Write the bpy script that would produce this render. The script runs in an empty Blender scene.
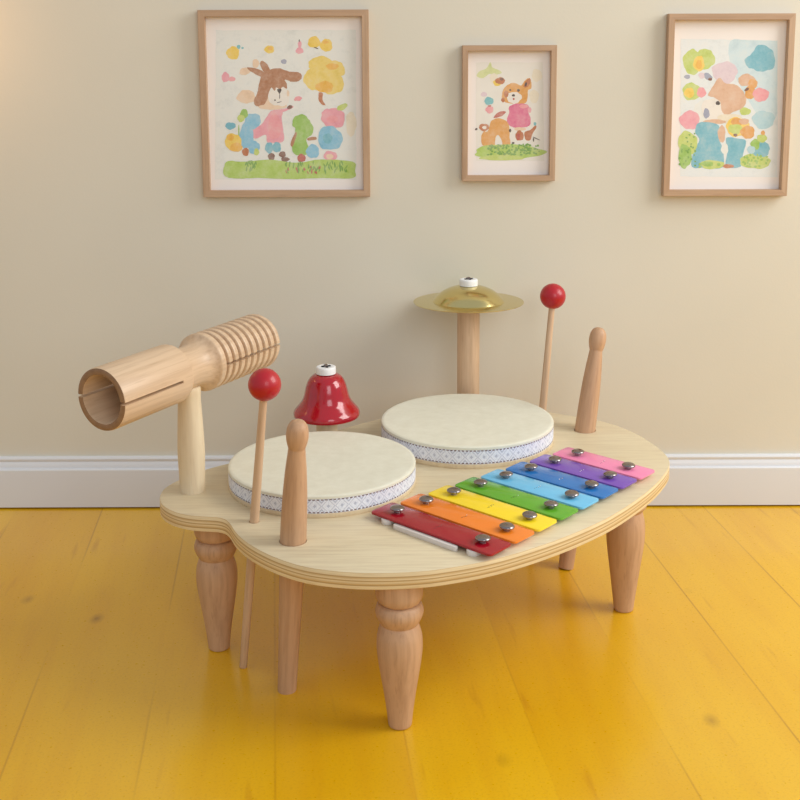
import bpy, bmesh, math, random
from mathutils import Vector, Matrix
from mathutils.geometry import tessellate_polygon, area_tri
C = bpy.context.scene
R = random.Random(4)
PI = math.pi

# ------------------------------------------------------------ materials
def lin(c):
    return tuple(((v/255)/12.92 if v/255 <= .04045 else ((v/255+.055)/1.055)**2.4) for v in c[:3]) + (1,)

class NT:
    def __init__(s, name):
        s.m = bpy.data.materials.new(name); s.m.use_nodes = True
        s.t = s.m.node_tree; s.b = s.t.nodes['Principled BSDF']
    def n(s, kind, **kw):
        x = s.t.nodes.new(kind)
        for k, v in kw.items():
            if k.startswith('i_'): x.inputs[k[2:].replace('_', ' ')].default_value = v
            else: setattr(x, k, v)
        return x
    def l(s, a, b): s.t.links.new(a, b)
    def ramp(s, fac, stops, interp='LINEAR'):
        r = s.n('ShaderNodeValToRGB'); r.color_ramp.interpolation = interp
        e = r.color_ramp.elements
        while len(e) < len(stops): e.new(.5)
        for q, (p, c) in zip(e, stops): q.position = p; q.color = c
        s.l(fac, r.inputs[0]); return r.outputs[0]
    def mix(s, fac, a, b, mode='MIX'):
        x = s.n('ShaderNodeMix', data_type='RGBA', blend_type=mode)
        for sock, v in ((x.inputs['Factor'], fac), (x.inputs['A'], a), (x.inputs['B'], b)):
            if hasattr(v, 'links'): s.l(v, sock)
            else: sock.default_value = v
        return x.outputs['Result']
    def coord(s, scale=(1, 1, 1), rot=(0, 0, 0), out='Object'):
        t = s.n('ShaderNodeTexCoord'); mp = s.n('ShaderNodeMapping')
        mp.inputs['Scale'].default_value = scale; mp.inputs['Rotation'].default_value = rot
        s.l(t.outputs[out], mp.inputs[0]); return mp.outputs[0]
    def noise(s, vec, scale, detail=3, rough=.5):
        x = s.n('ShaderNodeTexNoise'); x.inputs['Scale'].default_value = scale
        x.inputs['Detail'].default_value = detail; x.inputs['Roughness'].default_value = rough
        s.l(vec, x.inputs[0]); return x.outputs[0]
    def bump(s, h, strength, dist=.001):
        b = s.n('ShaderNodeBump'); b.inputs['Strength'].default_value = strength
        b.inputs['Distance'].default_value = dist
        s.l(h, b.inputs['Height']); s.l(b.outputs[0], s.b.inputs['Normal'])
    def done(s, col=None, rough=.5, metal=0, spec=None, coat=0):
        if col is not None:
            if hasattr(col, 'links'): s.l(col, s.b.inputs['Base Color'])
            else: s.b.inputs['Base Color'].default_value = col
        s.b.inputs['Roughness'].default_value = rough
        s.b.inputs['Metallic'].default_value = metal
        if spec is not None: s.b.inputs['Specular IOR Level'].default_value = spec
        if coat: s.b.inputs['Coat Weight'].default_value = coat; s.b.inputs['Coat Roughness'].default_value = .08
        return s.m

def wood(name, a, b, dark, scale=(1, 1, .06), rough=.5, fleck=.35, big=14):
    """wood with its grain running along the local axis of smallest scale"""
    s = NT(name); v = s.coord(scale)
    n1 = s.noise(v, big, 3, .5); n2 = s.noise(v, 160, 3, .6); n3 = s.noise(v, 420, 2, .5)
    c = s.ramp(n1, [(.3, lin(a)), (.7, lin(b))])
    f = s.ramp(n2, [(.42, (0, 0, 0, 1)), (.72, (fleck, fleck, fleck, 1))])
    c = s.mix(f, c, lin(dark))
    f3 = s.ramp(n3, [(.6, (0, 0, 0, 1)), (.75, (fleck*.8,)*3+(1,))])
    c = s.mix(f3, c, lin(dark))
    s.bump(n2, .12, .0006)
    return s.done(c, rough)

def plain(name, col, rough=.5, metal=0, coat=0, vary=.06, sc=40, spec=None):
    s = NT(name); n = s.noise(s.coord(), sc, 3)
    c0 = lin(col); c1 = tuple(v*(1-vary) for v in c0[:3])+(1,); c2 = tuple(min(1, v*(1+vary)) for v in c0[:3])+(1,)
    return s.done(s.ramp(n, [(.3, c1), (.7, c2)]), rough, metal, spec, coat)

M = {}
M['beech'] = wood('beech_wood', (206, 172, 138), (220, 188, 154), (158, 118, 86))
M['beech_dark'] = wood('oiled_beech_wood', (194, 152, 116), (205, 165, 129), (148, 106, 76), fleck=.38)
M['maple'] = wood('pale_maple_wood', (222, 202, 168), (230, 212, 180), (182, 152, 116), fleck=.25)
M['block'] = wood('turned_block_wood', (212, 180, 146), (226, 198, 166), (160, 122, 88), scale=(1, 1, .05), rough=.38, fleck=.35)
M['birch'] = wood('birch_veneer', (214, 198, 164), (226, 211, 178), (182, 156, 120), scale=(.08, 1, 1), rough=.4, fleck=.35, big=7)
M['frame_h'] = wood('picture_frame_wood_across', (184, 150, 120), (197, 166, 136), (142, 108, 82), scale=(.05, 1, 1))
M['frame_v'] = wood('picture_frame_wood_upright', (184, 150, 120), (197, 166, 136), (142, 108, 82), scale=(1, 1, .05))

# plywood edge: veneers stacked in z
s = NT('plywood_edge'); t = s.n('ShaderNodeTexCoord'); sp = s.n('ShaderNodeSeparateXYZ'); s.l(t.outputs['Object'], sp.inputs[0])
mr = s.n('ShaderNodeMapRange'); mr.inputs['From Min'].default_value = .18; mr.inputs['From Max'].default_value = .2
s.l(sp.outputs['Z'], mr.inputs['Value'])
li, mi, dk = lin((236, 216, 174)), lin((208, 176, 124)), lin((172, 136, 86))
col = s.ramp(mr.outputs[0], [(0, li), (.20, li), (.24, dk), (.30, mi), (.44, li), (.47, mi), (.50, dk), (.56, li), (.68, mi), (.72, dk), (.78, li), (.93, li), (.98, mi)])
g = s.noise(s.coord((1, 1, 30)), 30, 3)
col = s.mix(s.ramp(g, [(.45, (0, 0, 0, 1)), (.75, (.45, .45, .45, 1))]), col, lin((196, 164, 118)))
s.bump(col, .25, .0008)
M['ply'] = s.done(col, .45)

M['red'] = plain('red_gloss_paint', (172, 5, 30), .14, coat=.6, vary=.03)
M['ballred'] = plain('red_lacquer', (178, 8, 30), .4, coat=.25, vary=.05)
M['white_plastic'] = plain('white_plastic', (238, 238, 238), .35, vary=.02)
M['rail'] = plain('milky_plastic', (222, 214, 208), .4, vary=.04)
M['brass'] = plain('brass_sheet', (214, 198, 138), .18, 1, vary=.04, sc=12)
M['chrome'] = plain('dark_nickel', (150, 142, 142), .2, 1, vary=.05)
M['steel'] = plain('black_steel_cross', (40, 40, 44), .3, .9)
M['endgrain'] = wood('brown_end_grain', (142, 108, 78), (160, 124, 92), (104, 74, 50), scale=(1, 1, 1), rough=.55)
M['groove'] = wood('burnt_wood_hollow', (118, 84, 54), (134, 96, 62), (84, 56, 34))
M['markd'] = plain('engraved_mark_dark', (40, 30, 28), .6)
M['markl'] = plain('engraved_mark_bright', (245, 240, 232), .4)
bars = [('red_bar', (160, 16, 34)), ('orange_bar', (240, 132, 40)), ('yellow_bar', (250, 218, 40)), ('green_bar', (98, 170, 44)),
        ('light_blue_bar', (112, 192, 232)), ('blue_bar', (44, 118, 190)), ('violet_bar', (122, 82, 180)), ('pink_bar', (240, 138, 178))]
for n_, c_ in bars: M[n_] = plain(n_+'_enamel', c_, .2, coat=.15, vary=.02)

# drum skin
s = NT('drum_skin'); v = s.coord(); n = s.noise(v, 60, 5, .65); n2 = s.noise(v, 900, 2)
s.bump(n2, .15, .0004)
M['skin'] = s.done(s.ramp(n, [(.3, lin((222, 218, 198))), (.7, lin((231, 228, 210)))]), .55)
M['rim'] = plain('cream_rim', (240, 228, 202), .5, vary=.03)
# ribbon: white woven lozenges with brown stitched borders; local x,y round, z up
s = NT('woven_ribbon'); t = s.n('ShaderNodeTexCoord'); sp = s.n('ShaderNodeSeparateXYZ'); s.l(t.outputs['Object'], sp.inputs[0])
def mth(s, op, a, b=None, c=None):
    x = s.n('ShaderNodeMath', operation=op)
    for i, v in enumerate((a, b, c)):
        if v is None: continue
        if hasattr(v, 'links'): s.l(v, x.inputs[i])
        else: x.inputs[i].default_value = v
    return x.outputs[0]
ang = mth(s, 'ARCTAN2', sp.outputs['Y'], sp.outputs['X'])
u = mth(s, 'MULTIPLY', ang, 46/PI/2*1.0)      # 46 lozenges round
w = mth(s, 'MULTIPLY', mth(s, 'SUBTRACT', sp.outputs['Z'], .0060), 1/.0175)
fu = mth(s, 'ABSOLUTE', mth(s, 'SUBTRACT', mth(s, 'FRACT', mth(s, 'ADD', u, 100)), .5))
fw_ = mth(s, 'ABSOLUTE', mth(s, 'SUBTRACT', w, .5))
lo = mth(s, 'FRACT', mth(s, 'MULTIPLY', mth(s, 'ADD', fu, fw_), 1.5))
loz = s.ramp(lo, [(0, lin((214, 218, 230))), (.12, lin((176, 180, 196))), (.22, lin((232, 236, 246))), (.6, lin((244, 246, 252))), (.72, lin((196, 200, 214))), (.8, lin((238, 240, 248)))])
nz = s.noise(s.coord(), 700, 2); loz = s.mix(s.ramp(nz, [(.4, (0, 0, 0, 1)), (.7, (.5, .5, .5, 1))]), loz, lin((196, 200, 214)))
dash = s.ramp(mth(s, 'FRACT', mth(s, 'MULTIPLY', ang, 150/PI/2*1.0)), [(.0, (1, 1, 1, 1)), (.62, (0, 0, 0, 1))], 'CONSTANT')
edge = s.ramp(fw_, [(.40, (0, 0, 0, 1)), (.41, (1, 1, 1, 1)), (.475, (0, 0, 0, 1))], 'CONSTANT')
M['ribbon'] = s.done(s.mix(mth(s, 'MULTIPLY', dash, edge), loz, lin((98, 56, 48))), .6)
s.bump(lo, .3, .0008)

# wall: cream paint with a fine roller texture
s = NT('cream_wall_paint'); v = s.coord(); n = s.noise(v, 3, 2); n2 = s.noise(v, 260, 3)
s.bump(n2, .12, .001)
M['wall'] = s.done(s.ramp(n, [(.3, lin((218, 213, 198))), (.7, lin((223, 218, 203)))]), .75)
M['trim'] = plain('white_gloss_trim', (222, 223, 226), .3, vary=.02, sc=4)

# floor: yellow lacquered planks
s = NT('yellow_plank_floor')
v = s.coord((1, 1, 1), (0, 0, math.radians(-7)))
sp = s.n('ShaderNodeSeparateXYZ'); s.l(v, sp.inputs[0])
PW = .145
xi = mth(s, 'DIVIDE', mth(s, 'ADD', sp.outputs['X'], 10.02), PW)
cell = mth(s, 'FLOOR', xi); fx = mth(s, 'FRACT', xi)
wn = s.n('ShaderNodeTexWhiteNoise', noise_dimensions='1D'); s.l(cell, wn.inputs['W'])
tone = s.ramp(wn.outputs[0], [(0, lin((222, 167, 6))), (.5, lin((226, 173, 10))), (1, lin((231, 180, 18)))])
cb = s.n('ShaderNodeCombineXYZ'); s.l(mth(s, 'ADD', sp.outputs['X'], mth(s, 'MULTIPLY', wn.outputs[0], 9)), cb.inputs[0]); s.l(mth(s, 'MULTIPLY', sp.outputs['Y'], .1), cb.inputs[1])
gr = s.noise(cb.outputs[0], 26, 4, .6); cr = s.noise(cb.outputs[0], 60, 2, .5)
tone = s.mix(s.ramp(gr, [(.45, (0, 0, 0, 1)), (.8, (.45, .45, .45, 1))]), tone, lin((206, 138, 4)))
cl = s.noise(s.coord((1, .5, 1)), 4, 3)
tone = s.mix(s.ramp(cl, [(.4, (0, 0, 0, 1)), (.75, (.45, .45, .45, 1))]), tone, lin((238, 194, 54)))
seam = s.ramp(mth(s, 'ABSOLUTE', mth(s, 'SUBTRACT', fx, .5)), [(.489, (0, 0, 0, 1)), (.4955, (.5, .5, .5, 1))])
seam = s.mix(s.ramp(s.noise(v, 2.2, 2), [(.42, (0, 0, 0, 1)), (.62, (1, 1, 1, 1))]), (0, 0, 0, 1), seam)
tone = s.mix(seam, tone, lin((150, 84, 6)))
tone = s.mix(s.ramp(cr, [(.66, (0, 0, 0, 1)), (.76, (.4, .4, .4, 1)), (.84, (.6, .6, .6, 1))]), tone, lin((190, 124, 10)))
spk = s.noise(v, 330, 2)
tone = s.mix(s.ramp(spk, [(.52, (0, 0, 0, 1)), (.75, (.28, .28, .28, 1))]), tone, lin((180, 118, 16)))
vo = s.n('ShaderNodeTexVoronoi'); vo.inputs['Scale'].default_value = 6.5
s.l(s.coord((1.2, .8, 1)), vo.inputs[0])
kn = s.ramp(vo.outputs['Distance'], [(.0, (.75, .75, .75, 1)), (.035, (.35, .35, .35, 1)), (.09, (0, 0, 0, 1))])
tone = s.mix(s.mix(s.ramp(gr, [(.3, (.3, .3, .3, 1)), (.6, (1, 1, 1, 1))]), (0, 0, 0, 1), kn), tone, lin((120, 66, 10)))
fine = s.noise(v, 220, 3)
rg = s.ramp(fine, [(.3, (.27,)*3+(1,)), (.7, (.34,)*3+(1,))])
s.bump(fine, .08, .0012)
M['floor'] = s.done(tone, .3, coat=.5); s.b.inputs['Coat Roughness'].default_value = .17; s.l(rg, s.b.inputs['Roughness'])

# watercolour pigments on paper
def pigment(name, c, loose=.45):
    if name in M: return
    s = NT('watercolour_'+name); v = s.coord(); n = s.noise(v, 55, 5, .7); n2 = s.noise(v, 240, 3)
    c0 = lin(c); wh = lin((238, 232, 222))
    pale = tuple(c0[i]*(1-loose)+wh[i]*loose for i in range(3))+(1,)
    deep = tuple(x*.88 for x in c0[:3])+(1,)
    c0 = tuple(c0[i]*.88+wh[i]*.12 for i in range(3))+(1,)
    col = s.ramp(n, [(.28, deep), (.5, c0), (.78, pale)])
    M[name] = s.done(s.mix(s.ramp(n2, [(.35, (0, 0, 0, 1)), (.75, (.25, .25, .25, 1))]), col, pale), .85)
for n_, c_ in dict(p_yellow=(244, 208, 84), p_deepyellow=(240, 184, 60), p_tree=(240, 212, 106), p_brown=(178, 120, 82), p_darkbrown=(120, 72, 58), p_beige=(238, 208, 178),
        p_pink=(238, 160, 176), p_hotpink=(226, 110, 150), p_rose=(240, 156, 166), p_blue=(132, 196, 226), p_teal=(112, 190, 200), p_deepteal=(114, 186, 206), p_greyblue=(150, 158, 184),
        p_green=(150, 196, 84), p_grass=(176, 208, 92), p_darkgrass=(110, 166, 60), p_leaf=(196, 214, 110), p_palegreen=(214, 222, 158), p_white=(240, 234, 226), p_sky=(206, 228, 236),
        p_paleblue=(234, 236, 232), p_sheet=(232, 238, 240), p_ink=(52, 36, 40), p_orange=(226, 160, 74), p_tan=(222, 178, 146), p_mauve=(226, 206, 216), p_cyan=(176, 214, 226), p_fox=(190, 110, 62),
        p_redbrown=(190, 84, 72), p_cream=(238, 228, 206)).items():
    pigment(n_, c_)
M['mat_pink'] = plain('warm_white_mount', (244, 238, 234), .85, vary=.02, sc=8)
M['paper'] = plain('watercolour_paper', (236, 232, 224), .9, vary=.03, sc=30)

# ------------------------------------------------------------ mesh helpers
def link(name, me, mats, parent=None, loc=(0, 0, 0), quat=None):
    o = bpy.data.objects.new(name, me); C.collection.objects.link(o)
    for m in mats: me.materials.append(M[m])
    o.location = loc
    if quat is not None: o.rotation_mode = 'QUATERNION'; o.rotation_quaternion = quat
    if parent is not None: o.parent = parent
    return o
def mesh(bm, name='mesh', ang=35, recalc=True):
    if recalc: bmesh.ops.recalc_face_normals(bm, faces=bm.faces)
    me = bpy.data.meshes.new(name); bm.to_mesh(me); bm.free()
    for p in me.polygons: p.use_smooth = True
    me.set_sharp_from_angle(angle=math.radians(ang))
    return me
def root(name, loc, label, cat, group=None):
    o = bpy.data.objects.new(name, None); C.collection.objects.link(o); o.location = loc
    o.empty_display_size = .02
    tag(o, label, cat, group); return o
def tag(o, label=None, cat=None, group=None, kind=None):
    if label: o['label'] = label
    if cat: o['category'] = cat
    if group: o['group'] = group
    if kind: o['kind'] = kind
    return o
def lathe_bm(prof, seg=64, bm=None, mat=0, T=None):
    """closed solid of revolution about z; profile (r, z) from axis to axis"""
    bm = bm or bmesh.new(); rings = []; fs = []
    for r, z in prof:
        if r < 1e-6: rings.append([bm.verts.new((0, 0, z))])
        else: rings.append([bm.verts.new((r*math.cos(2*PI*k/seg), r*math.sin(2*PI*k/seg), z)) for k in range(seg)])
    for a, b in zip(rings, rings[1:]):
        for k in range(seg):
            q = (k+1) % seg
            if len(a) == 1 and len(b) == 1: continue
            if len(a) == 1: fs.append(bm.faces.new((a[0], b[k], b[q])))
            elif len(b) == 1: fs.append(bm.faces.new((a[k], a[q], b[0])))
            else: fs.append(bm.faces.new((a[k], a[q], b[q], b[k])))
    for f in fs: f.material_index = mat
    if T is not None: bmesh.ops.transform(bm, matrix=T, verts=[v for r_ in rings for v in r_])
    return bm
def smooth_prof(pts, n=6):
    """Catmull-Rom through (r,z) points"""
    out = []
    for i in range(len(pts)-1):
        p0 = pts[max(i-1, 0)]; p1 = pts[i]; p2 = pts[i+1]; p3 = pts[min(i+2, len(pts)-1)]
        for k in range(n):
            t = k/n
            out.append(tuple(.5*((2*p1[j])+(-p0[j]+p2[j])*t+(2*p0[j]-5*p1[j]+4*p2[j]-p3[j])*t*t+(-p0[j]+3*p1[j]-3*p2[j]+p3[j])*t**3) for j in range(2)))
    out.append(pts[-1]); return [(max(r, 0), z) for r, z in out]
def box_bm(x0, x1, y0, y1, z0, z1, bm=None, bev=0, mat=0):
    bm2 = bmesh.new(); bmesh.ops.create_cube(bm2, size=1)
    for v in bm2.verts: v.co = Vector((x0+(v.co.x+.5)*(x1-x0), y0+(v.co.y+.5)*(y1-y0), z0+(v.co.z+.5)*(z1-z0)))
    if bev: bmesh.ops.bevel(bm2, geom=bm2.edges[:], offset=bev, segments=3, profile=.5, affect='EDGES')
    for f in bm2.faces: f.material_index = mat
    if bm is None: return bm2
    tmp = bpy.data.meshes.new('t'); bm2.to_mesh(tmp); bm2.free(); bm.from_mesh(tmp); bpy.data.meshes.remove(tmp); return bm
def prism_bm(loop, z0, z1, bev=0):
    bm = bmesh.new(); lo = [bm.verts.new((x, y, z0)) for x, y in loop]
    f = bm.faces.new(lo); r = bmesh.ops.extrude_face_region(bm, geom=[f])
    vs = [e for e in r['geom'] if isinstance(e, bmesh.types.BMVert)]
    bmesh.ops.translate(bm, vec=(0, 0, z1-z0), verts=vs)
    bmesh.ops.recalc_face_normals(bm, faces=bm.faces)
    if bev:
        ed = [e for e in bm.edges if abs(e.verts[0].co.z-e.verts[1].co.z) < 1e-7]
        bmesh.ops.bevel(bm, geom=ed, offset=bev, segments=2, profile=.5, affect='EDGES')
    return bm
def boolean(me, cutters):
    """subtract cutter meshes (world = local frame) from mesh, return new mesh"""
    o = bpy.data.objects.new('work', me); C.collection.objects.link(o); cs = []
    for cm in cutters:
        c = bpy.data.objects.new('cut', cm); C.collection.objects.link(c); cs.append(c)
        m = o.modifiers.new('b', 'BOOLEAN'); m.operation = 'DIFFERENCE'; m.object = c; m.solver = 'EXACT'
    bpy.context.view_layer.update()
    dg = bpy.context.evaluated_depsgraph_get()
    new = bpy.data.meshes.new_from_object(o.evaluated_get(dg))
    for c in cs: bpy.data.objects.remove(c)
    bpy.data.objects.remove(o); new.materials.clear()
    for p in new.polygons: p.use_smooth = True
    new.set_sharp_from_angle(angle=math.radians(35))
    return new

# ------------------------------------------------------------ setting
WALL = 1.842
bm = box_bm(-2.6, 2.6, -1.6, WALL+.1, -.05, 0)
tag(link('floor', mesh(bm), ['floor']), kind='structure')
bm = box_bm(-2.6, 2.6, WALL, WALL+.1, 0, 1.9)
tag(link('wall_back', mesh(bm), ['wall']), kind='structure')
prof = [(0, .0936), (.004, .0936), (.0066, .0926), (.0078, .0904), (.0076, .0876), (.0066, .0856), (.0078, .0832), (.0092, .0806), (.0100, .0776), (.0102, .0752), (.0106, .0740),
        (.0148, .0736), (.0158, .0726), (.016, .071), (.016, .0016), (0, .0016)]
prof = [(d, z*.945 if z > .01 else z*1.9) for d, z in prof]
bm = bmesh.new()
A = [bm.verts.new((-2.6, WALL-d, z)) for d, z in prof]; B = [bm.verts.new((2.6, WALL-d, z)) for d, z in prof]
bm.faces.new(A); bm.faces.new(B)
for i in range(len(prof)):
    j = (i+1) % len(prof); bm.faces.new((A[i], A[j], B[j], B[i]))
tag(link('baseboard_back', mesh(bm, ang=25), ['trim']), kind='structure')

# ------------------------------------------------------------ the music table
TC = Vector((0.01, 1.45, 0))
table = root('music_table', TC, 'bean-shaped wooden toy music table with drums, xylophone, bell and cymbal on three visible turned legs', 'toy music table')
TOP = .2; TH = .02
pts = [(-0.3256, 1.3692), (-0.329, 1.3946), (-0.3262, 1.4131), (-0.3175, 1.4325), (-0.3035, 1.4554), (-0.2865, 1.476), (-0.2735, 1.4885), (-0.2575, 1.5010),
       (-.222, 1.534), (-.184, 1.574), (-.150, 1.609), (-0.1159, 1.642), (-0.0861, 1.670), (-0.0508, 1.6985), (-.005, 1.733), (.04, 1.764), (.085, 1.782), (.13, 1.778), (.175, 1.752), (0.2162, 1.724), (0.245, 1.7090),
       (0.275, 1.6925), (0.3043, 1.6665), (0.3296, 1.6269), (0.346, 1.578), (0.3550, 1.5374), (0.3556, 1.507), (0.3488, 1.4784), (0.3312, 1.4418), (0.3052, 1.3957), (0.2653, 1.3417), (0.2306, 1.3002),
       (0.1822, 1.2556), (0.1435, 1.2258), (0.1069, 1.2011), (0.072, 1.1821), (0.0384, 1.1701), (0.0163, 1.1628), (-0.0164, 1.1580), (-0.0492, 1.1572), (-0.0741, 1.1596), (-0.1043, 1.1665), (-0.1301, 1.1774),
       (-0.1611, 1.1999), (-0.1903, 1.2308), (-0.2086, 1.2587), (-0.2173, 1.2772), (-0.2251, 1.2971), (-0.2351, 1.3100), (-0.2509, 1.3135), (-0.2697, 1.3155), (-0.2898, 1.3231), (-0.3077, 1.3374), (-0.3195, 1.3542)]
pts = pts[::-1]
loop = []
n = len(pts)
for i in range(n):
    p0, p1, p2, p3 = (Vector(pts[(i+k-1) % n]) for k in range(4))
    for k in range(5):
        t = k/5
        loop.append(.5*((2*p1)+(p2-p0)*t+(2*p0-5*p1+4*p2-p3)*t*t+(3*p1-p0-3*p2+p3)*t**3))
for _ in range(10):
    loop = [loop[i]*.5+(loop[i-1]+loop[(i+1) % len(loop)])*.25 for i in range(len(loop))]
loop = [(p.x-TC.x, p.y-TC.y) for p in loop]

# tilted sticks: base point on the floor, lean per metre of height, stick radius at the hole
STK = dict(malL=((-.2162, 1.3150), (.1070, -.0840)), drL=((-.1554, 1.2630), (.0680, -.1047)),
           malR=((.1790, 1.6600), (.1000, .2000)), drR=((.2260, 1.5940), (.1550, .2195)))
def stick_quat(lean): return Vector((lean[0], lean[1], 1)).to_track_quat('Z', 'Y')
cuts = []
for k, r in (('malL', .0062), ('drL', .0160), ('malR', .0064), ('drR', .0162)):
    b, l = STK[k]; T = Matrix.Translation(Vector((b[0]-TC.x, b[1]-TC.y, 0))) @ stick_quat(l).to_matrix().to_4x4()
    cuts.append(mesh(lathe_bm([(0, .1), (r, .1), (r, .3), (0, .3)], 48, T=T)))
me = boolean(mesh(prism_bm(loop, TOP-TH, TOP, .0012)), cuts)
top = link('tabletop', me, ['birch', 'ply'], table)
for p in me.polygons:
    p.material_index = 0 if abs(p.normal.z) > .9 else 1

def make_leg(q):
    """turned leg profile; q stretches the vase upward"""
    f = lambda ps: [(r*1.07, z if z < .03 else .03+(z-.03)*q) for r, z in ps]
    vase = f([(.0122, .0008), (.0128, .003), (.0137, .013), (.0152, .026), (.0175, .043), (.0205, .063), (.0232, .082), (.0244, .096), (.0240, .110), (.0218, .120), (.0200, .1255)])
    zt = vase[-1][1]; k = (.151-.1255) if q < 1.05 else .016
    ring = [(vase[-1][0], zt), (.0236, zt+.14*k), (.0264, zt+.38*k), (.0274, zt+.56*k), (.0268, zt+.74*k), (.0244, zt+.93*k), (.0210, zt+k)]
    z0 = zt+k
    coll = [(.0210, z0), (.0238, z0+.0018), (.0262, z0+.0070), (.0270, z0+.0130), (.0271, .180)]
    lp = smooth_prof(vase, 4)[:-1]+smooth_prof(ring, 4)[:-1]+smooth_prof(coll, 3)
    lp = [(r_, min(z_, .18)) for r_, z_ in lp]
    m_ = mesh(lathe_bm([(0, 0), (.0115, 0)]+lp+[(0, .18)], 56), ang=28); m_.materials.append(M['beech_dark']); return m_
legme = make_leg(1.0); legme2 = make_leg(1.2)
for x, y, m_ in ((-.0178, 1.1900, legme), (-.2545, 1.3640, legme), (.2885, 1.4640, legme2), (-.0185, 1.610, legme)):
    o = bpy.data.objects.new('leg', m_); C.collection.objects.link(o); o.parent = table; o.location = (x-TC.x, y-TC.y, 0)

# drums
def drum(cx, cy, r, label, h):
    d = link('drum', mesh(lathe_bm([(0, 0), (r*.992, 0), (r*.999, .0015), (r*.999, .0052), (r*.985, .0060), (r*.985, .0232), (0, .0232)], 120)), ['maple'], table, (cx-TC.x, cy-TC.y, TOP))
    d.scale = (1, 1, h); tag(d, label)
    link('ribbon_band', mesh(lathe_bm([(r*.985, .0060), (r*.9955, .0060), (r*.9965, .0147), (r*.9955, .0235), (r*.985, .0235)], 160)), ['ribbon'], d)
    link('drumhead', mesh(lathe_bm([(0, .0272), (r*.9, .0273), (r*.955, .0275), (r*.985, .0274), (r*.995, .0266), (r*.9985, .0252), (r*.9975, .0236), (r*.985, .0232), (0, .0231)], 120)), ['skin'], d)
    return d
drum(-.1222, 1.4300, .1237, 'front drum with white woven ribbon', 1.04); drum(.0773, 1.6000, .1268, 'rear drum with white woven ribbon', 1.14)

# cap with crossed screw
def cap(parent, z):
    c = link('cap', mesh(lathe_bm(smooth_prof([(0, 0), (.0132, 0), (.0145, .0012), (.0145, .0085), (.0132, .0104), (.009, .0106)], 3)+[(.0078, .0100), (0, .0100)], 40)), ['white_plastic'], parent, (0, 0, z))
    tag(c, 'white cap')
    bm = bmesh.new()
    for a in (0.4, 0.4+PI/2):
        b = box_bm(-.0070, .0070, -.0014, .0014, .0100, .0117, bev=.0004); bmesh.ops.rotate(b, cent=(0, 0, 0), matrix=Matrix.Rotation(a, 3, 'Z'), verts=b.verts)
        t_ = bpy.data.meshes.new('t'); b.to_mesh(t_); b.free(); bm.from_mesh(t_); bpy.data.meshes.remove(t_)
    lathe_bm([(0, .0100), (.0032, .0100), (.0030, .0128), (.0018, .0136), (0, .0138)], 20, bm, 1)
    s_ = link('cross_screw', mesh(bm), ['steel', 'chrome'], parent, (0, 0, z)); tag(s_, 'dark cross-shaped screw')
# bell
BX, BY = -.1302, 1.612
bp = [(.0475, .0360), (.0470, .0345), (.0455, .0360), (.0400, .0440), (.0345, .0560), (.0305, .0720), (.0270, .0840), (.020, .0925), (0, .0930)]
outp = smooth_prof([(.0484, .0330), (.0492, .0372), (.0475, .0420), (.0418, .0490), (.0366, .0560), (.0333, .0640), (.0310, .0740), (.0285, .0825), (.0245, .0900), (.0185, .0950), (.0120, .0962)], 5)
inp = [(0, .0935), (.018, .0925), (.0265, .0820), (.0310, .0640), (.0338, .0560), (.0385, .0470), (.0445, .0395), (.0462, .0340)]
bell = link('bell', mesh(lathe_bm(inp+outp+[(0, .0965)], 80), ang=50), ['red'], table, (BX-TC.x, BY-TC.y, TOP)); tag(bell, 'glossy red bell')
post = link('post', mesh(lathe_bm([(0, 0), (.0155, 0), (.0157, .001), (.0157, .0930), (0, .0930)], 40)), ['maple'], bell)
cap(bell, .0972)
# cymbal
CX, CY = .0865, 1.7600
up = smooth_prof([(.0878, .1722), (.0700, .1730), (.0580, .1732)], 4)[:-1]+smooth_prof([(.0580, .1732), (.0545, .1772), (.0480, .1835), (.0380, .1902), (.0260, .1952), (.0130, .1978), (.0, .1984)], 6)
dn = [(r, z-.0008) for r, z in up]
cym = link('cymbal', mesh(lathe_bm(up[::-1]+dn, 120), ang=40), ['brass'], table, (CX-TC.x, CY-TC.y, TOP)); cym.rotation_euler = (math.radians(-.9), 0, 0); tag(cym, 'brass cymbal')
link('post', mesh(lathe_bm([(0, 0), (.0176, 0), (.0179, .001), (.0179, .172), (.0165, .180), (.012, .190), (0, .190)], 48)), ['beech'], cym)
cap(cym, .1980)

# wooden guiro and tone block on its post
al = math.radians(30); ax = Vector((-math.sin(al), -math.cos(al), -.02)).normalized()
R0 = .0380
body = [(0, .040), (.0285, .046), (.0290, .1470), (.0298, .1510), (.0345, .1520), (.0374, .1508), (.0380, .1485), (.0380, .0350), (.0372, .0326), (.0352, .0316),
        (.0300, .0285), (.0276, .0200), (.0270, .0080), (.0272, -.0020), (.0284, -.0100), (.0312, -.0160), (.0346, -.0198), (.0370, -.0214), (.0381, -.0226), (.0384, -.0245), (.0384, -.0300)]
z = -.0305
for k in range(9):
    body += [(.0374, z-.0005), (.0318, z-.0010), (.0312, z-.0042), (.0362, z-.0048), (.0378, z-.0060), (.0384, z-.0085), (.0381, z-.0110), (.0372, z-.0123)]
    z -= .0127
body += [(.0365, z-.0014), (.0340, z-.0022), (.0290, z-.0022), (.0285, z+.001), (.0270, -.0380), (0, -.0340)]
me = mesh(lathe_bm(body, 96), ang=40)
cut1 = mesh(box_bm(-.08, .08, -.0017, .0017, .052, .2))
cut2 = mesh(box_bm(-.08, .08, -.0017, .0017, -.2, -.0330))
me = boolean(me, [cut1, cut2])
GX, GY = -.2890, 1.4000
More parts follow.
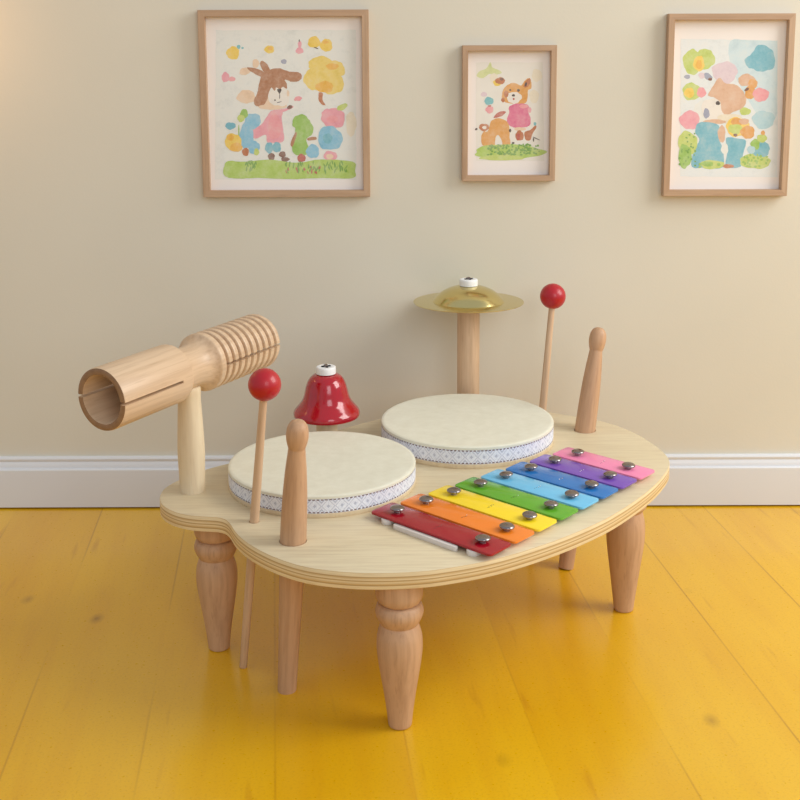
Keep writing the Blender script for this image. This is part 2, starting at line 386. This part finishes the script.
# local z -> axis, local x -> sideways horizontal, local y -> up
side = Vector((math.cos(al), -math.sin(al), 0)); upv = ax.cross(side)
Q = Matrix((side, upv, ax)).transposed().to_quaternion()
gz = .3655
post = link('guiro_block', mesh(lathe_bm(smooth_prof([(0, 0), (.0154, 0), (.0160, .0015), (.0172, .040), (.0174, .058), (.0162, .090), (.0146, .122), (.0140, .140), (0, .141)], 4)[2:], 48)), ['maple'], table, (GX-TC.x, GY-TC.y, TOP))
post.name = 'guiro'; tag(post, 'turned wooden guiro and tone block on a pale post')
o = link('ribbed_cylinder', me, ['block', 'endgrain'], post, (0, 0, gz-TOP), Q)
for p in me.polygons:
    p.material_index = 1 if p.center.z > .1495 and p.normal.z > .3 and math.hypot(p.center.x, p.center.y) < .0378 else 0
# round the neck saddle: post top runs into the block from below

# xylophone
E1 = Vector((math.cos(math.radians(43.4)), math.sin(math.radians(43.4)), 0)); D1 = Vector((math.cos(math.radians(-41.8)), math.sin(math.radians(-41.8)), 0))
c0 = Vector((.0278, 1.2592, 0)); STEP = .0450
ZB = .2062
Lk = lambda k: .1862-.0064*k
hs = lambda k: .0662-.0037*k
bm = bmesh.new()
def bar_rail(p, q, w, h, z0):
    d = (q-p).normalized(); s_ = Vector((-d.y, d.x, 0))*w; loop_ = []
    for a in range(9):
        t = -PI/2+PI*a/8; loop_.append(q+d*math.cos(t)*w+Vector((-d.y, d.x, 0))*math.sin(t)*w)
    for a in range(9):
        t = PI/2+PI*a/8; loop_.append(p+d*math.cos(t)*w+Vector((-d.y, d.x, 0))*math.sin(t)*w)
    b = prism_bm([(v.x-TC.x, v.y-TC.y) for v in loop_], z0, z0+h, .0008)
    t_ = bpy.data.meshes.new('t'); b.to_mesh(t_); b.free(); bm.from_mesh(t_); bpy.data.meshes.remove(t_)
for sg in (-1, 1):
    bar_rail(c0+D1*sg*hs(0)-E1*.016, c0+E1*STEP*7+D1*sg*hs(7)+E1*.012, .0075, .0062, TOP)
bar_rail(c0-E1*.0225-D1*.046, c0-E1*.0225+D1*.046, .0030, .0060, TOP)
bar_rail(c0+E1*(STEP*7+.012)-D1*.030, c0+E1*(STEP*7+.012)+D1*.030, .0030, .0055, TOP)
xyl = link('xylophone', mesh(bm), ['rail'], table); tag(xyl, 'white plastic xylophone rails')
hd = mesh(lathe_bm(smooth_prof([(0, 0), (.0040, 0), (.0040, .0030), (.0078, .0036), (.0090, .0046), (.0087, .0060), (.0058, .0076), (0, .0083)], 3)[2:], 32), ang=50)
hd.materials.append(M['chrome'])
rr = random.Random(7)
for k, (nm, c_) in enumerate(bars):
    c = c0+E1*STEP*k; L = Lk(k)/2; W = .0203
    lp_ = []
    rc = .0050
    for sx, sy, a0 in ((1, -1, -90), (1, 1, 0), (-1, 1, 90), (-1, -1, 180)):
        for a in range(6):
            t = math.radians(a0+90*a/5)
            lp_.append((sx*(L-rc)+math.cos(t)*rc, sy*(W-rc)+math.sin(t)*rc))
    b = prism_bm(lp_, 0, .0030, .0006)
    # a short row of tiny punched dots across the bar
    for j in range(7):
        yy = -.0062+j*.0020+rr.uniform(-.0003, .0003); xx = rr.uniform(-.0012, .0012)
        if rr.random() < .12: continue
        lathe_bm([(0, .00302), (.00062, .00302), (.00062, .00312), (0, .00312)], 8, b, 1 if rr.random() < .68 else 2, Matrix.Translation((xx, yy, 0)))
    o = link('bar', mesh(b), [nm, 'markd', 'markl'], xyl, (c.x-TC.x, c.y-TC.y, ZB)); o.rotation_euler = (0, 0, math.atan2(D1.y, D1.x))
    tag(o, nm.replace('_', ' ').replace('bar', 'metal bar'))
    for sg in (-1, 1):
        p = c+D1*sg*hs(k)
        h = bpy.data.objects.new('screw', hd); C.collection.objects.link(h); h.parent = xyl; h.location = (p.x-TC.x, p.y-TC.y, ZB+.0030)
        h.rotation_euler = (rr.uniform(-.06, .06), rr.uniform(-.06, .06), 0)

# ------------------------------------------------------------ sticks standing in the table's holes
def foot(b, lean, r_):
    h = ground(r_, lean); return (b[0]+lean[0]*h, b[1]+lean[1]*h, h)
def ground(prof_, lean):
    """height to raise a tilted flat foot so that its lowest rim meets the floor"""
    return prof_*math.sin(math.atan(math.hypot(*lean)))
b, l = STK['malL']
mal = root('mallet', foot(b, l, .0046), 'red-balled wooden mallet standing in the front left hole of the table, beside the guiro', 'mallet', 'mallets standing in the table')
mal.rotation_mode = 'QUATERNION'; mal.rotation_quaternion = stick_quat(l)
SL = .364
st = link('stick', mesh(lathe_bm([(0, 0), (.0044, 0), (.0048, .0006), (.0055, .15), (.0056, .22), (.0050, .30), (.0046, SL), (0, SL)], 32)), ['beech'], mal)
bl = lathe_bm([(0, SL-.0040)]+[(.0045, SL-.0040)]+[(.0194*math.sin(a), SL+.0147-.0194*math.cos(a)) for a in [math.radians(18+k*(162/22)) for k in range(1, 22)]]+[(0, SL+.0341)], 56)
ball = link('ball', mesh(bl, ang=60), ['ballred'], mal); tag(ball, 'red ball head')
b2, l2 = STK['malR']
m2 = mal.copy(); C.collection.objects.link(m2); m2.location = foot(b2, l2, .0048); m2.rotation_quaternion = stick_quat(l2)
for ch in list(mal.children):
    c = ch.copy(); C.collection.objects.link(c); c.parent = m2
m2.scale = (1.04,)*3
m2['label'] = 'red-balled wooden mallet standing behind the rear drum, right of the brass cymbal'

b, l = STK['drL']
dp = [(.0104, 0), (.0113, .0012), (.0124, .06), (.0140, .13), (.0152, .19), (.0153, .215), (.0145, .255), (.0126, .290), (.0106, .312), (.0097, .3215)]
hp = [(.0097, .3215), (.0112, .3260), (.0126, .3330), (.0128, .3400), (.0116, .3475), (.0085, .3530), (.0045, .3556), (0, .3563)]
dme = mesh(lathe_bm([(0, 0)]+smooth_prof(dp, 4)[:-1]+smooth_prof(hp, 5), 48), ang=30)
ds = link('drumstick', dme, ['beech_dark'], None, foot(b, l, .0108), stick_quat(l))
ds.scale = (1, 1, .99)
tag(ds, 'acorn-tipped wooden drumstick standing in front of the front drum', 'drumstick', 'drumsticks standing in the table')
b, l = STK['drR']
d2 = ds.copy(); C.collection.objects.link(d2); d2.location = foot(b, l, .0108); d2.rotation_quaternion = stick_quat(l)
d2.scale = (1, 1, 1.012)
d2['label'] = 'acorn-tipped wooden drumstick standing at the rear right of the table, behind the xylophone'

# ------------------------------------------------------------ framed pictures
def catmull(ps, n=5):
    out = []; m = len(ps)
    for i in range(m):
        a, b_, c, d = (Vector(ps[(i+k-1) % m]) for k in range(4))
        for k in range(n):
            t = k/n; out.append(.5*((2*b_)+(c-a)*t+(2*a-5*b_+4*c-d)*t*t+(3*b_-a-3*c+d)*t**3))
    return out
def picture(x, z, w, h, quad, sheet, shapes, label, fwid, seed, sheetmat='paper'):
    """x,z: top left of the frame; quad: the four traced corners; shapes in traced units"""
    D = WALL-.016
    rt = root('framed_picture', (x+w/2, WALL, z-h), label, 'framed picture', 'pictures on the cream wall')
    ox, oz = -w/2, h      # local: origin bottom centre on wall plane
    def loc(px, py):
        v = (py-quad[0][1])/(quad[3][1]-quad[0][1])
        for _ in range(3):
            xl = quad[0][0]+(quad[3][0]-quad[0][0])*v; xr = quad[1][0]+(quad[2][0]-quad[1][0])*v
            u = (px-xl)/(xr-xl)
            yt = quad[0][1]+(quad[1][1]-quad[0][1])*u; yb = quad[3][1]+(quad[2][1]-quad[3][1])*u
            v = (py-yt)/(yb-yt)
        return ox+u*w, oz-v*h
    # four mitred bars, one mesh
    bm = bmesh.new(); f = fwid
    O = [(ox, oz), (ox+w, oz), (ox+w, oz-h), (ox, oz-h)]; I = [(ox+f, oz-f), (ox+w-f, oz-f), (ox+w-f, oz-h+f), (ox+f, oz-h+f)]
    for i in range(4):
        j = (i+1) % 4; q = [O[i], O[j], I[j], I[i]]
        a = [bm.verts.new((p[0], -.016, p[1])) for p in q]; b_ = [bm.verts.new((p[0], 0, p[1])) for p in q]
        fs = [bm.faces.new(a), bm.faces.new(b_[::-1])]
        for k in range(4): fs.append(bm.faces.new((a[k], b_[k], b_[(k+1) % 4], a[(k+1) % 4])))
        for f_ in fs: f_.material_index = i % 2
    bmesh.ops.recalc_face_normals(bm, faces=bm.faces)
    bmesh.ops.bevel(bm, geom=[e for e in bm.edges if e.verts[0].co.y < -.015 and e.verts[1].co.y < -.015 and (abs(e.verts[0].co.x-e.verts[1].co.x) < 1e-6 or abs(e.verts[0].co.z-e.verts[1].co.z) < 1e-6)], offset=.0007, segments=2, affect='EDGES')
    link('frame', mesh(bm), ['frame_h', 'frame_v'], rt)
    bm = box_bm(ox+f, ox+w-f, -.004, -.001, oz-h+f, oz-f)
    mt = link('mount', mesh(bm), ['mat_pink'], rt); tag(mt, 'warm white mount')
    # painting: sheet and washes, thin layers of pigment
    bm = bmesh.new(); rp = random.Random(seed); mats = [sheetmat]
    def add(loop_, y, mat):
        if mat not in mats: mats.append(mat)
        vs = [bm.verts.new((p[0], y, p[1])) for p in loop_]
        for a, b_, c in tessellate_polygon([[Vector((p[0], p[1], 0)) for p in loop_]]):
            if len({a, b_, c}) < 3 or area_tri(*[Vector((loop_[k][0], loop_[k][1])) for k in (a, b_, c)]) < 1e-10: continue
            fc = bm.faces.new((vs[a], vs[b_], vs[c])); fc.material_index = mats.index(mat)
    sh = []
    (sx0, sy0, sx1, sy1) = sheet
    for i in range(20): sh.append((sx0+(sx1-sx0)*i/20, sy0+rp.uniform(-1.5, 1.5)))
    for i in range(20): sh.append((sx1+rp.uniform(-1.5, 1.5), sy0+(sy1-sy0)*i/20))
    for i in range(20): sh.append((sx1-(sx1-sx0)*i/20, sy1+rp.uniform(-1.5, 1.5)))
    for i in range(20): sh.append((sx0+rp.uniform(-1.5, 1.5), sy1-(sy1-sy0)*i/20))
    add([loc(*p) for p in sh], -.00410, sheetmat)
    yy = -.00411
    for s_ in shapes:
        yy -= .000004; mat = s_[0]; g = s_[1:]
        if isinstance(g[0], tuple):     # polygon
            ps = [(p.x+rp.uniform(-.9, .9), p.y+rp.uniform(-.9, .9)) for p in catmull(g, 5)]
        else:
            cx, cy, rx, ry = g[:4]; th = math.radians(g[4]) if len(g) > 4 else 0; N = 40
            ph = [rp.uniform(0, 6.28) for _ in range(4)]; am = .0 if len(g) > 5 else .05
            ps = []
            for i in range(N):
                a = 2*PI*i/N; k = 1+am*math.sin(3*a+ph[0])+am*.8*math.sin(5*a+ph[1])+am*.5*math.sin(9*a+ph[2])
                dx, dy = rx*k*math.cos(a), ry*k*math.sin(a); ps.append((cx+dx*math.cos(th)-dy*math.sin(th), cy+dx*math.sin(th)+dy*math.cos(th)))
        add([loc(p[0], p[1]) for p in ps], yy, mat)
    for f_ in bm.faces:
        f_.normal_update()
        if f_.normal.y > 0: f_.normal_flip()
    pt = link('painting', mesh(bm, recalc=False), mats, rt)
    for p in pt.data.polygons: p.use_smooth = False
    return rt

rs = random.Random(11)
def tufts(x0, x1, y0, y1, n, mat, rx=3, ry=8):
    return [(mat, rs.uniform(x0, x1), rs.uniform(y0, y1), rs.uniform(.5, 1)*rx, rs.uniform(.5, 1)*ry, rs.uniform(-25, 25)) for _ in range(n)]
A1 = [('p_yellow', 158, 198, 25, 25), ('p_teal', 180, 175, 7, 8), ('p_teal', 195, 179, 5, 4), ('p_yellow', 298, 185, 19, 15), ('p_deepyellow', 302, 181, 9, 7),
  ('p_pink', 414, 190, 15, 12), ('p_pink', 415, 167, 7, 14), ('p_ink', 413, 152, 2, 5), ('p_yellow', 470, 158, 24, 22), ('p_yellow', 517, 170, 24, 24), ('p_deepyellow', 514, 158, 12, 6), ('p_ink', 478, 180, 9, 2, 20),
  ('p_pink', 130, 290, 15, 19), ('p_rose', 155, 297, 13, 9), ('p_greyblue', 354, 231, 11, 9),
  ('p_tree', 497, 240, 50, 28), ('p_tree', 553, 262, 35, 34), ('p_tree', 466, 300, 36, 38), ('p_tree', 542, 315, 42, 42), ('p_tree', 505, 290, 62, 56), ('p_deepyellow', 510, 328, 34, 22), ('p_deepyellow', 540, 250, 24, 12),
  ('p_fox', (488, 350), (503, 352), (502, 376), (514, 397), (500, 395), (488, 378)),
  ('p_cream', 612, 470, 20, 48), ('p_beige', 210, 365, 36, 26), ('p_beige', 204, 268, 21, 14, -10), ('p_brown', (216, 252), (262, 262), (285, 280), (275, 292), (240, 276), (218, 262)),
  ('p_beige', 246, 238, 13, 17), ('p_brown', (262, 236), (272, 228), (292, 244), (302, 270), (284, 278), (268, 256)),
  ('p_beige', 316, 390, 50, 26), ('p_white', 336, 364, 42, 38),
  ('p_brown', (258, 320), (272, 278), (300, 262), (335, 256), (372, 268), (410, 272), (424, 288), (412, 304), (386, 308), (358, 300), (366, 318), (364, 334), (350, 326), (340, 338), (326, 330), (318, 342), (306, 330), (296, 350), (288, 380), (270, 402), (244, 398), (240, 376), (252, 352)),
  ('p_ink', (328, 337), (344, 337), (338, 354)), ('p_ink', 338, 364, 1.5, 10), ('p_ink', 336, 386, 10, 1.5, -15), ('p_ink', 320, 378, 3, 3), ('p_beige', 370, 352, 5, 12), ('p_rose', 410, 372, 13, 9), ('p_rose', 398, 376, 5, 5),
  ('p_beige', 290, 404, 32, 9), ('p_pink', (304, 420), (336, 414), (350, 424), (346, 450), (353, 500), (354, 534), (330, 542), (292, 540), (284, 512), (246, 526), (226, 508), (236, 488), (266, 474), (286, 446)), ('p_rose', 320, 480, 26, 50),
  ('p_pink', (340, 414), (370, 408), (386, 400), (390, 406), (370, 416), (344, 424)), ('p_darkbrown', 377, 405, 11, 7, -20),
  ('p_deepteal', 298, 562, 15, 22), ('p_deepteal', 327, 560, 17, 20), ('p_darkbrown', 307, 597, 13, 15), ('p_darkbrown', 349, 588, 13, 12), ('p_darkbrown', 360, 607, 16, 9),
  ('p_blue', 236, 458, 30, 30), ('p_blue', 212, 515, 27, 52), ('p_deepteal', 150, 477, 20, 14), ('p_green', 202, 430, 15, 18), ('p_leaf', 190, 448, 14, 14), ('p_green', 182, 500, 2, 30), ('p_blue', 240, 560, 22, 26),
  ('p_yellow', 160, 538, 32, 32), ('p_deepyellow', 172, 560, 24, 18), ('p_deepyellow', 150, 522, 14, 12), ('p_fox', 208, 578, 13, 16), ('p_leaf', 250, 578, 10, 14),
  ('p_green', 420, 462, 34, 28), ('p_green', (400, 470), (440, 452), (466, 480), (462, 510), (440, 530), (452, 570), (444, 588), (402, 590), (386, 566), (394, 520), (398, 494)), ('p_brown', (380, 545), (398, 504), (404, 510), (388, 556)), ('p_brown', (446, 524), (476, 520), (478, 530), (450, 534)), ('p_redbrown', 422, 602, 16, 16),
  ('p_pink', 545, 448, 45, 38), ('p_pink', 520, 430, 20, 18), ('p_rose', 540, 452, 22, 14), ('p_leaf', 578, 405, 22, 11, -25), ('p_blue', 532, 526, 47, 46), ('p_blue', 520, 500, 30, 20), ('p_deepteal', 522, 526, 18, 20), ('p_blue', 465, 576, 25, 27), ('p_pink', 532, 594, 26, 19), ('p_beige', 530, 596, 14, 10),
  ('p_grass', (124, 645), (140, 614), (200, 616), (300, 608), (400, 620), (500, 608), (618, 616), (626, 650), (618, 680), (500, 680), (380, 684), (260, 680), (190, 682), (150, 680), (126, 668))]
A1 += tufts(210, 270, 618, 645, 16, 'p_darkgrass', 3, 12)+tufts(360, 600, 618, 655, 46, 'p_darkgrass', 3, 12)+tufts(360, 500, 635, 660, 14, 'p_redbrown', 3, 8)
A2 = [('p_palegreen', (135, 228), (150, 205), (185, 190), (205, 160), (215, 185), (250, 200), (262, 214), (230, 222), (200, 218), (165, 240)), ('p_cream', 222, 240, 20, 26), ('p_cream', 440, 225, 26, 32), ('p_cream', 425, 330, 24, 34),
  ('p_yellow', 240, 262, 22, 16), ('p_fox', 254, 252, 25, 17), ('p_darkbrown', 262, 244, 10, 7), ('p_mauve', 172, 320, 16, 12),
  ('p_orange', (262, 340), (268, 300), (290, 274), (322, 262), (360, 275), (376, 254), (402, 238), (412, 262), (410, 290), (394, 300), (392, 335), (382, 362), (350, 366), (296, 364), (268, 352)), ('p_fox', (372, 280), (384, 254), (404, 240), (406, 262), (390, 284)), ('p_ink', 384, 270, 5, 11, 20),
  ('p_white', 324, 336, 38, 29), ('p_fox', 284, 318, 12, 17), ('p_ink', 305, 298, 5, 5), ('p_ink', 346, 300, 7, 7), ('p_ink', 321, 325, 8, 6), ('p_redbrown', 322, 343, 5, 5), ('p_fox', 268, 348, 9, 12),
  ('p_hotpink', (306, 376), (340, 366), (380, 368), (398, 380), (396, 410), (406, 440), (402, 474), (370, 486), (320, 486), (292, 468), (288, 440), (300, 412), (296, 392)), ('p_rose', 372, 380, 22, 10), ('p_pink', 402, 398, 9, 14),
  ('p_beige', 352, 494, 30, 9), ('p_fox', 350, 528, 21, 26), ('p_redbrown', 344, 532, 9, 18), ('p_fox', (376, 510), (402, 500), (430, 476), (434, 488), (414, 520), (404, 550), (380, 548)), ('p_teal', 428, 468, 7, 9),
  ('p_orange', (166, 560), (158, 535), (170, 512), (190, 505), (200, 478), (210, 452), (245, 440), (282, 452), (298, 478), (300, 530), (304, 578), (286, 592), (268, 584), (258, 545), (240, 524), (228, 548), (224, 588), (200, 592), (182, 582)),
  ('p_fox', 172, 486, 25, 19), ('p_white', 174, 487, 11, 8), ('p_orange', 172, 545, 14, 38), ('p_redbrown', (220, 436), (240, 412), (276, 404), (280, 414), (258, 430), (230, 438)), ('p_ink', 303, 502, 6, 9), ('p_ink', 133, 495, 7, 5, -30), ('p_ink', 318, 565, 7, 5),
  ('p_teal', 197, 353, 23, 20), ('p_rose', 200, 397, 20, 18), ('p_redbrown', 200, 378, 9, 4),
  ('p_grass', 295, 610, 176, 38), ('p_leaf', 260, 640, 110, 14)]
A2 += tufts(190, 450, 572, 625, 110, 'p_darkgrass', 7, 6)+[('p_ink', 434, 542, 20, 2, 25), ('p_ink', 420, 548, 3, 10)]
A3 = [('p_sky', (300, 158), (360, 153), (440, 153), (480, 155), (485, 165), (486, 250), (484, 380), (480, 455), (430, 470), (340, 330), (300, 240)), ('p_paleblue', 190, 440, 34, 50),
  ('p_leaf', 150, 240, 34, 50), ('p_leaf', 204, 228, 36, 40), ('p_yellow', 178, 246, 22, 30), ('p_deepyellow', 178, 250, 12, 18), ('p_deepteal', 428, 224, 50, 52), ('p_deepteal', 386, 236, 27, 27), ('p_mauve', 280, 278, 50, 42), ('p_mauve', 190, 292, 14, 12), ('p_greyblue', 214, 296, 18, 12, 40), ('p_darkbrown', 222, 306, 8, 6), ('p_greyblue', 132, 298, 12, 8),
  ('p_leaf', 150, 355, 37, 34), ('p_yellow', 140, 360, 20, 20), ('p_rose', 188, 358, 18, 20), ('p_tan', 366, 308, 34, 24), ('p_orange', 390, 322, 18, 20), ('p_orange', 380, 356, 22, 26), ('p_darkbrown', 366, 344, 10, 5, -30), ('p_rose', 421, 364, 32, 27),
  ('p_pink', 143, 467, 40, 37), ('p_cyan', 432, 462, 44, 36), ('p_white', 236, 425, 48, 46),
  ('p_tan', (214, 368), (232, 335), (248, 310), (262, 300), (280, 320), (322, 326), (350, 350), (364, 385), (352, 415), (316, 432), (288, 446), (268, 430), (262, 395), (240, 378)),
  ('p_ink', 253, 399, 9, 8), ('p_leaf', 360, 430, 22, 15), ('p_cream', 300, 460, 50, 20), ('p_greyblue', 208, 440, 12, 20), ('p_tan', 240, 472, 45, 9),
  ('p_yellow', 330, 492, 46, 38), ('p_orange', 328, 472, 24, 16), ('p_leaf', 322, 500, 28, 20), ('p_orange', 370, 512, 28, 26), ('p_tan', 356, 470, 20, 12), ('p_darkbrown', 322, 524, 8, 6),
  ('p_deepteal', (164, 512), (180, 476), (244, 480), (262, 500), (258, 540), (272, 580), (272, 652), (200, 654), (152, 652), (158, 590), (180, 545)), ('p_tan', 268, 520, 15, 34), ('p_deepteal', (286, 536), (330, 538), (364, 548), (352, 600), (342, 650), (286, 648), (290, 590)), ('p_paleblue', 280, 580, 14, 22),
  ('p_leaf', 134, 560, 38, 50), ('p_green', 124, 610, 26, 48), ('p_leaf', 230, 642, 48, 18), ('p_green', 214, 640, 22, 10), ('p_leaf', 400, 626, 60, 32), ('p_deepteal', 420, 578, 38, 32), ('p_green', 400, 560, 18, 22), ('p_leaf', 426, 536, 20, 16), ('p_cyan', 384, 582, 16, 16), ('p_fox', 294, 648, 22, 8), ('p_orange', 430, 514, 8, 9)]
A3 += tufts(100, 165, 520, 655, 26, 'p_darkgrass', 5, 5)+tufts(350, 450, 600, 652, 26, 'p_green', 6, 6)+tufts(180, 270, 630, 652, 14, 'p_green', 7, 5)
picture(-.3421, .8311, .2709, .2985, [(25, 37), (680, 37), (685, 751), (53, 753)], (92, 112, 632, 686), A1, 'large framed watercolour of a brown rabbit in a pink dress, leftmost on the wall', .0108, 1, 'p_paleblue')
picture(.0781, .7747, .1507, .2172, [(62, 77), (540, 75), (520, 755), (60, 757)], (132, 160, 472, 655), A2, 'smallest framed watercolour, of an orange bear in a pink dress, hanging in the middle', .0092, 2)
picture(.4052, .8231, .2014, .2912, [(53, 57), (550, 48), (515, 762), (33, 768)], (106, 152, 488, 690), A3, 'framed watercolour of a tan animal in teal among balloons, rightmost on the wall', .0102, 3, 'p_sheet')

# ------------------------------------------------------------ light
w = bpy.data.worlds.new('world'); C.world = w; w.use_nodes = True
bg = w.node_tree.nodes['Background']; bg.inputs[0].default_value = (.92, .96, 1, 1); bg.inputs[1].default_value = .52
def area(name, loc, target, sx, sy, power, col):
    l_ = bpy.data.lights.new(name, 'AREA'); l_.shape = 'RECTANGLE'; l_.size = sx; l_.size_y = sy; l_.energy = power; l_.color = col
    o = bpy.data.objects.new(name, l_); C.collection.objects.link(o); o.location = loc
    o.rotation_euler = (Vector(target)-Vector(loc)).to_track_quat('-Z', 'Y').to_euler(); return o
area('window_light_right', (1.95, 1.12, 1.6), (0, 1.5, .25), 1.2, 1.4, 37, (1, .985, .95))
area('window_light_front', (.9, -1.2, 1.5), (0, 1.5, .3), 1.1, 1.3, 13, (.92, .96, 1))
l_ = bpy.data.lights.new('lamp', 'POINT'); l_.energy = .75; l_.color = (1, .52, .18); l_.shadow_soft_size = .06
o = bpy.data.objects.new('lamp_light_left', l_); C.collection.objects.link(o); o.location = (-.80, 1.70, .82)

# ------------------------------------------------------------ camera
cd = bpy.data.cameras.new('camera'); cam = bpy.data.objects.new('camera', cd); C.collection.objects.link(cam)
cd.sensor_width = 36; cd.sensor_fit = 'HORIZONTAL'; cd.lens = 1130.2/800*36; cd.shift_x = (400-414.945)/800; cd.shift_y = (246.52-400)/800
cd.clip_start = .02
fw = Vector((.0008, .9868, -.1618)); rt_ = Vector((1, -.0013, -.0031)); upc = rt_.cross(fw)
m3 = Matrix((rt_.normalized(), upc.normalized(), -fw.normalized())).transposed()
cam.matrix_world = Matrix.Translation((0, 0, .75)) @ m3.to_4x4()
C.camera = cam
C.view_settings.view_transform = 'Standard'; C.view_settings.look = 'None'; C.view_settings.gamma = 1
C.view_settings.exposure = .1; C.view_settings.use_curve_mapping = False
